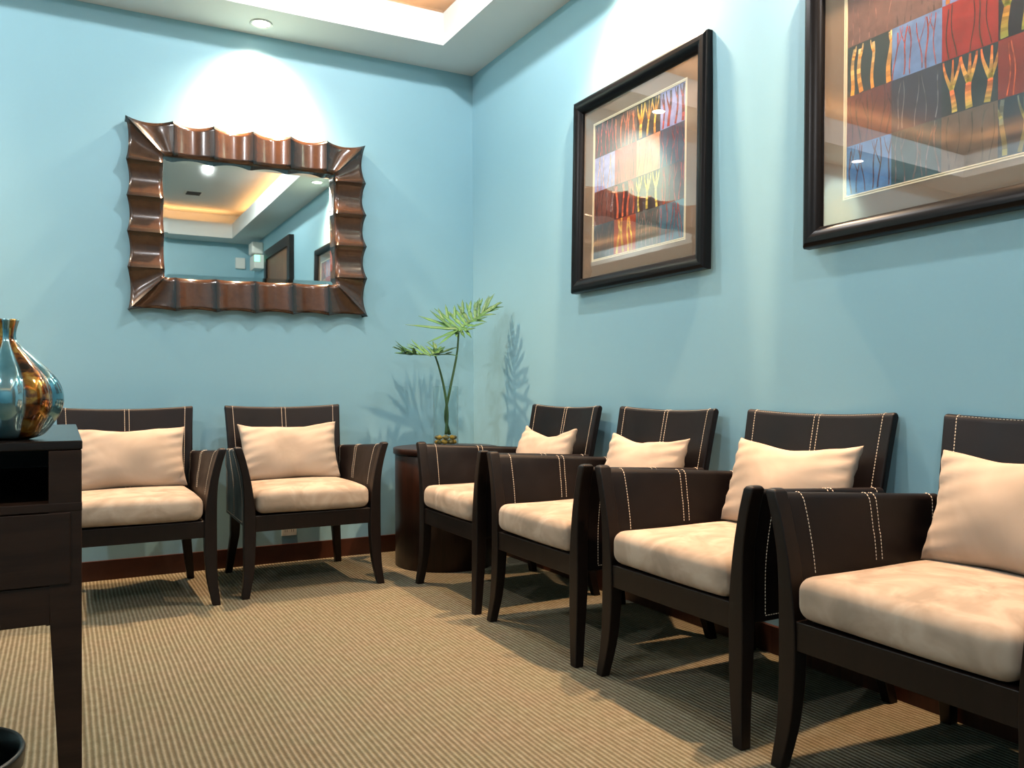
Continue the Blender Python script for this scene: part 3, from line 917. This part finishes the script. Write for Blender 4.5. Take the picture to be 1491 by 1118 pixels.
cells1 = [[((92, 84, 76), (RE, PK), 'lines'), ((100, 86, 76), (OR, (230, 160, 120)), 'lines'), ((54, 44, 40), (GO, YE), 'fork'), ((140, 150, 200), (RE, DK), 'trunks')],
          [((156, 160, 205), (GO, YE), 'thin'), ((158, 78, 66), (DK, (110, 60, 50)), 'thin'), ((190, 138, 102), (110, 84, 70), 'thin'), ((66, 68, 88), (RE, (110, 60, 70)), 'lines')],
          [((112, 58, 46), ((60, 34, 32), DK), 'lines'), ((74, 32, 28), (OR, RE), 'trunks'), ((40, 30, 30), (YE, (226, 206, 96)), 'fork'), ((78, 56, 62), (RE, (150, 60, 60)), 'lines')],
          [((52, 66, 76), ((90, 84, 88), (120, 80, 76)), 'lines'), ((160, 66, 40), (YE, GO), 'trunks'), ((84, 96, 94), (GY, (150, 110, 100)), 'lines'), ((74, 116, 134), ((150, 90, 96), RE), 'lines')]]
cells1[1][2] = ((190, 138, 102), ((110, 84, 70), (96, 74, 66)), 'thin')
cells2 = [[((112, 88, 82), ((140, 104, 96), (120, 90, 84)), 'thin'), ((110, 88, 84), ((90, 74, 74), (130, 100, 96)), 'lines'), ((112, 140, 190), (GO, OR), 'trunks'), ((44, 40, 44), (RE, OR), 'trunks')],
          [((44, 62, 66), (GO, (214, 200, 150)), 'trunks'), ((104, 138, 186), ((150, 92, 96), RE), 'lines'), ((148, 40, 38), ((74, 58, 44), DK), 'thin'), ((26, 34, 48), (YG, GO), 'fork')],
          [((104, 62, 62), ((70, 48, 60), (80, 60, 66)), 'lines'), ((50, 60, 78), ((110, 120, 128), (90, 96, 104)), 'thin'), ((30, 56, 66), ((190, 176, 88), OR), 'fork'), ((132, 52, 48), (OR, (180, 90, 60)), 'thin')],
          [((86, 130, 184), ((84, 70, 88), (96, 60, 70)), 'lines'), ((54, 84, 92), ((110, 92, 92), (84, 100, 104)), 'lines'), ((104, 96, 88), ((88, 84, 80), (70, 80, 74)), 'thin'), ((24, 62, 80), ((150, 150, 96), (110, 130, 130)), 'trunks')]]
picture(-1.523, 1.689, .872, .842, 5, cells1, 'black framed patchwork tree painting hanging nearer the room corner, fully in view')
picture(-2.832, 1.689, .872, .842, 9, cells2, 'black framed patchwork tree painting at the right, cut off by the photo edges')

# ------------------------------------------------------------------ desk with open shelf
FY = -2.855; BY = -2.165; XR = -1.987; XL = -3.25; DT = .778
t = empty('console_desk', ((XL + XR) / 2, (FY + BY) / 2, 0)); tag(t, 'dark brown wooden desk with an open shelf and tapered legs at the left edge', 'desk')
ox, oy = -(XL + XR) / 2, -(FY + BY) / 2
def dbox(name, mat, x0, x1, y0, y1, z0, z1, bev=.0015): return box_obj(name, mat, t, x0 + ox, x1 + ox, y0 + oy, y1 + oy, z0, z1, bev=bev)
dbox('desk_top', M['desk_top'], XL, XR, FY, BY, .765, DT, .002)
for sx, sy in ((1, 1), (1, -1), (-1, 1), (-1, -1)):
    bm = bmesh.new(); secs = []
    xe = XR - .001 if sx > 0 else XL + .001; ye = FY + .001 if sy > 0 else BY - .001
    for z, w in ((0, .022), (.25, .0265), (.515, .040), (.57, .042), (.7645, .042)):
        x1 = xe; x0 = xe - sx * w; y1 = ye; y0 = ye + sy * w
        secs.append([(x0 + ox, y0 + oy, z), (x1 + ox, y0 + oy, z), (x1 + ox, y1 + oy, z), (x0 + ox, y1 + oy, z)])
    loft(bm, secs); bevel(link_mesh('leg', bm, M['desk'], t), .0015)
dbox('shelf_board', M['desk'], XL + .0005, XR - .0005, FY + .0005, BY - .002, .677, .690)
dbox('bottom_panel', M['desk'], XL + .044, XR - .044, FY + .021, BY - .021, .560, .572)
bm = bmesh.new()
for b in ((XL + .041, XR - .041, FY + .0015, FY + .02, .519, .5735), (XL + .043, XR - .043, BY - .02, BY - .003, .526, .6765)):
    bx(bm, b[0] + ox, b[1] + ox, b[2] + oy, b[3] + oy, b[4], b[5])
bx(bm, XR - .018 + ox, XR - .004 + ox, FY + .043 + oy, BY - .043 + oy, .526, .6765); bx(bm, XL + .004 + ox, XL + .018 + ox, FY + .043 + oy, BY - .043 + oy, .526, .6765)
bevel(link_mesh('apron', bm, M['desk'], t), .0015)
bm = bmesh.new()
bx(bm, XL + .043 + ox, XR - .043 + ox, BY - .02 + oy, BY - .004 + oy, .6905, .7645)
bx(bm, XR - .018 + ox, XR - .004 + ox, FY + .043 + oy, BY - .043 + oy, .6905, .7645); bx(bm, XL + .004 + ox, XL + .018 + ox, FY + .043 + oy, BY - .043 + oy, .6905, .7645)
link_mesh('shelf_surround', bm, M['desk'], t)
for x0, x1 in ((XL + .016, (XL + XR) / 2 - .002), ((XL + XR) / 2 + .002, XR - .0155)):
    dr = dbox('drawer_front', M['desk'], x0, x1, FY - .0015, FY + .0012, .5745, .6760)

# ------------------------------------------------------------------ ribbed ceramic vase
m = Mat('glazed_teal_and_gold', rough=.14); m.b.inputs['Metallic'].default_value = .75
m.b.inputs['Coat Weight'].default_value = 1.0; m.b.inputs['Coat Roughness'].default_value = .06
tc = m.n('ShaderNodeTexCoord'); at = m.n('ShaderNodeAttribute', _attribute_name='Col'); sp = m.n('ShaderNodeSeparateColor'); m.l(at, 'Color', sp, 'Color')
nb = m.noise(m.coord((1, 1, .7)), 42, 3, .6, 1.0)
gold = m.ramp(nb, 'Fac', [(.36, srgb(40, 22, 8)), (.46, srgb(150, 78, 22)), (.56, srgb(214, 150, 48)), (.7, srgb(238, 206, 130))])
na = m.noise(m.coord(), 18, 3)
teal = m.ramp(na, 'Fac', [(.3, srgb(60, 116, 132)), (.5, srgb(112, 172, 186)), (.72, srgb(186, 220, 224))])
mx = m.n('ShaderNodeMix', _data_type='RGBA'); m.nt.links.new(sp.outputs[0], mx.inputs[0]); m.nt.links.new(teal.outputs['Color'], mx.inputs[6]); m.nt.links.new(gold.outputs['Color'], mx.inputs[7])
m.nt.links.new(mx.outputs[2], m.b.inputs['Base Color']); M['vase'] = m.m
VS = .00103
prof = [(0, 30), (4, 44), (12, 53), (21, 59), (40, 69.5), (62, 72.5), (83, 66), (100, 53), (119, 34), (133, 20), (143, 13.5), (155, 13.5), (166, 16), (171, 17.5)]
bm = bmesh.new(); NA, NZ = 120, 60; rows = []; inf = {}
LOB = 10
for k in range(NZ + 1):
    zz = 171 * k / NZ; r = smooth_interp(prof, zz) * VS
    row = []
    for i in range(NA):
        a = 2 * PI * i / NA; lob = abs(math.cos(LOB * a / 2 + 1.257)) ** .7
        rr = r * (1 + .13 * (lob - .7) * min(1, zz / 25 + .1))
        v = bm.verts.new((rr * math.cos(a), rr * math.sin(a), zz * VS)); row.append(v)
        idx = int(((LOB * a / 2 + 1.257) / PI + .5)) % 10
        inf[v] = 1.0 if idx % 2 else 0.0
    rows.append(row)
for a, b in zip(rows, rows[1:]):
    for i in range(NA):
        j = (i + 1) % NA; bm.faces.new((a[i], a[j], b[j], b[i]))
bm.faces.new(rows[0][::-1])
inner = [bm.verts.new(v.co * .82 + Vector((0, 0, v.co.z * .18))) for v in rows[-1]]
deep = [bm.verts.new((v.co.x * .72, v.co.y * .72, v.co.z - .012)) for v in inner]
for v in inner + deep: inf[v] = 0.0
for A, B in ((rows[-1], inner), (inner, deep)):
    for i in range(NA):
        j = (i + 1) % NA; bm.faces.new((A[i], A[j], B[j], B[i]))
bm.faces.new(deep)
bm.verts.index_update(); cl = {v.index: c for v, c in inf.items()}
vase = link_mesh('ceramic_vase', bm, M['vase'], smooth=True, loc=(-2.086, -2.772, DT + .0003))
set_vcol(vase, lambda p, vi: (cl[vi],) * 3 + (1,))
tag(vase, 'ribbed teal and gold glazed ceramic vase with a narrow neck standing on the desk', 'vase')

# ------------------------------------------------------------------ waste bin
bm = bmesh.new()
rows = lathe(bm, [(.10, 0.001), (.104, .006), (.124, .255), (.131, .262), (.134, .285), (.131, .292), (.126, .288), (.120, .262), (.101, .012), (.002, .010)], 48)
o = link_mesh('waste_bin', bm, M['black_plastic'], smooth=True, loc=(-2.198, -2.665, 0))
tag(o, 'round black plastic waste bin on the carpet under the desk', 'waste bin')
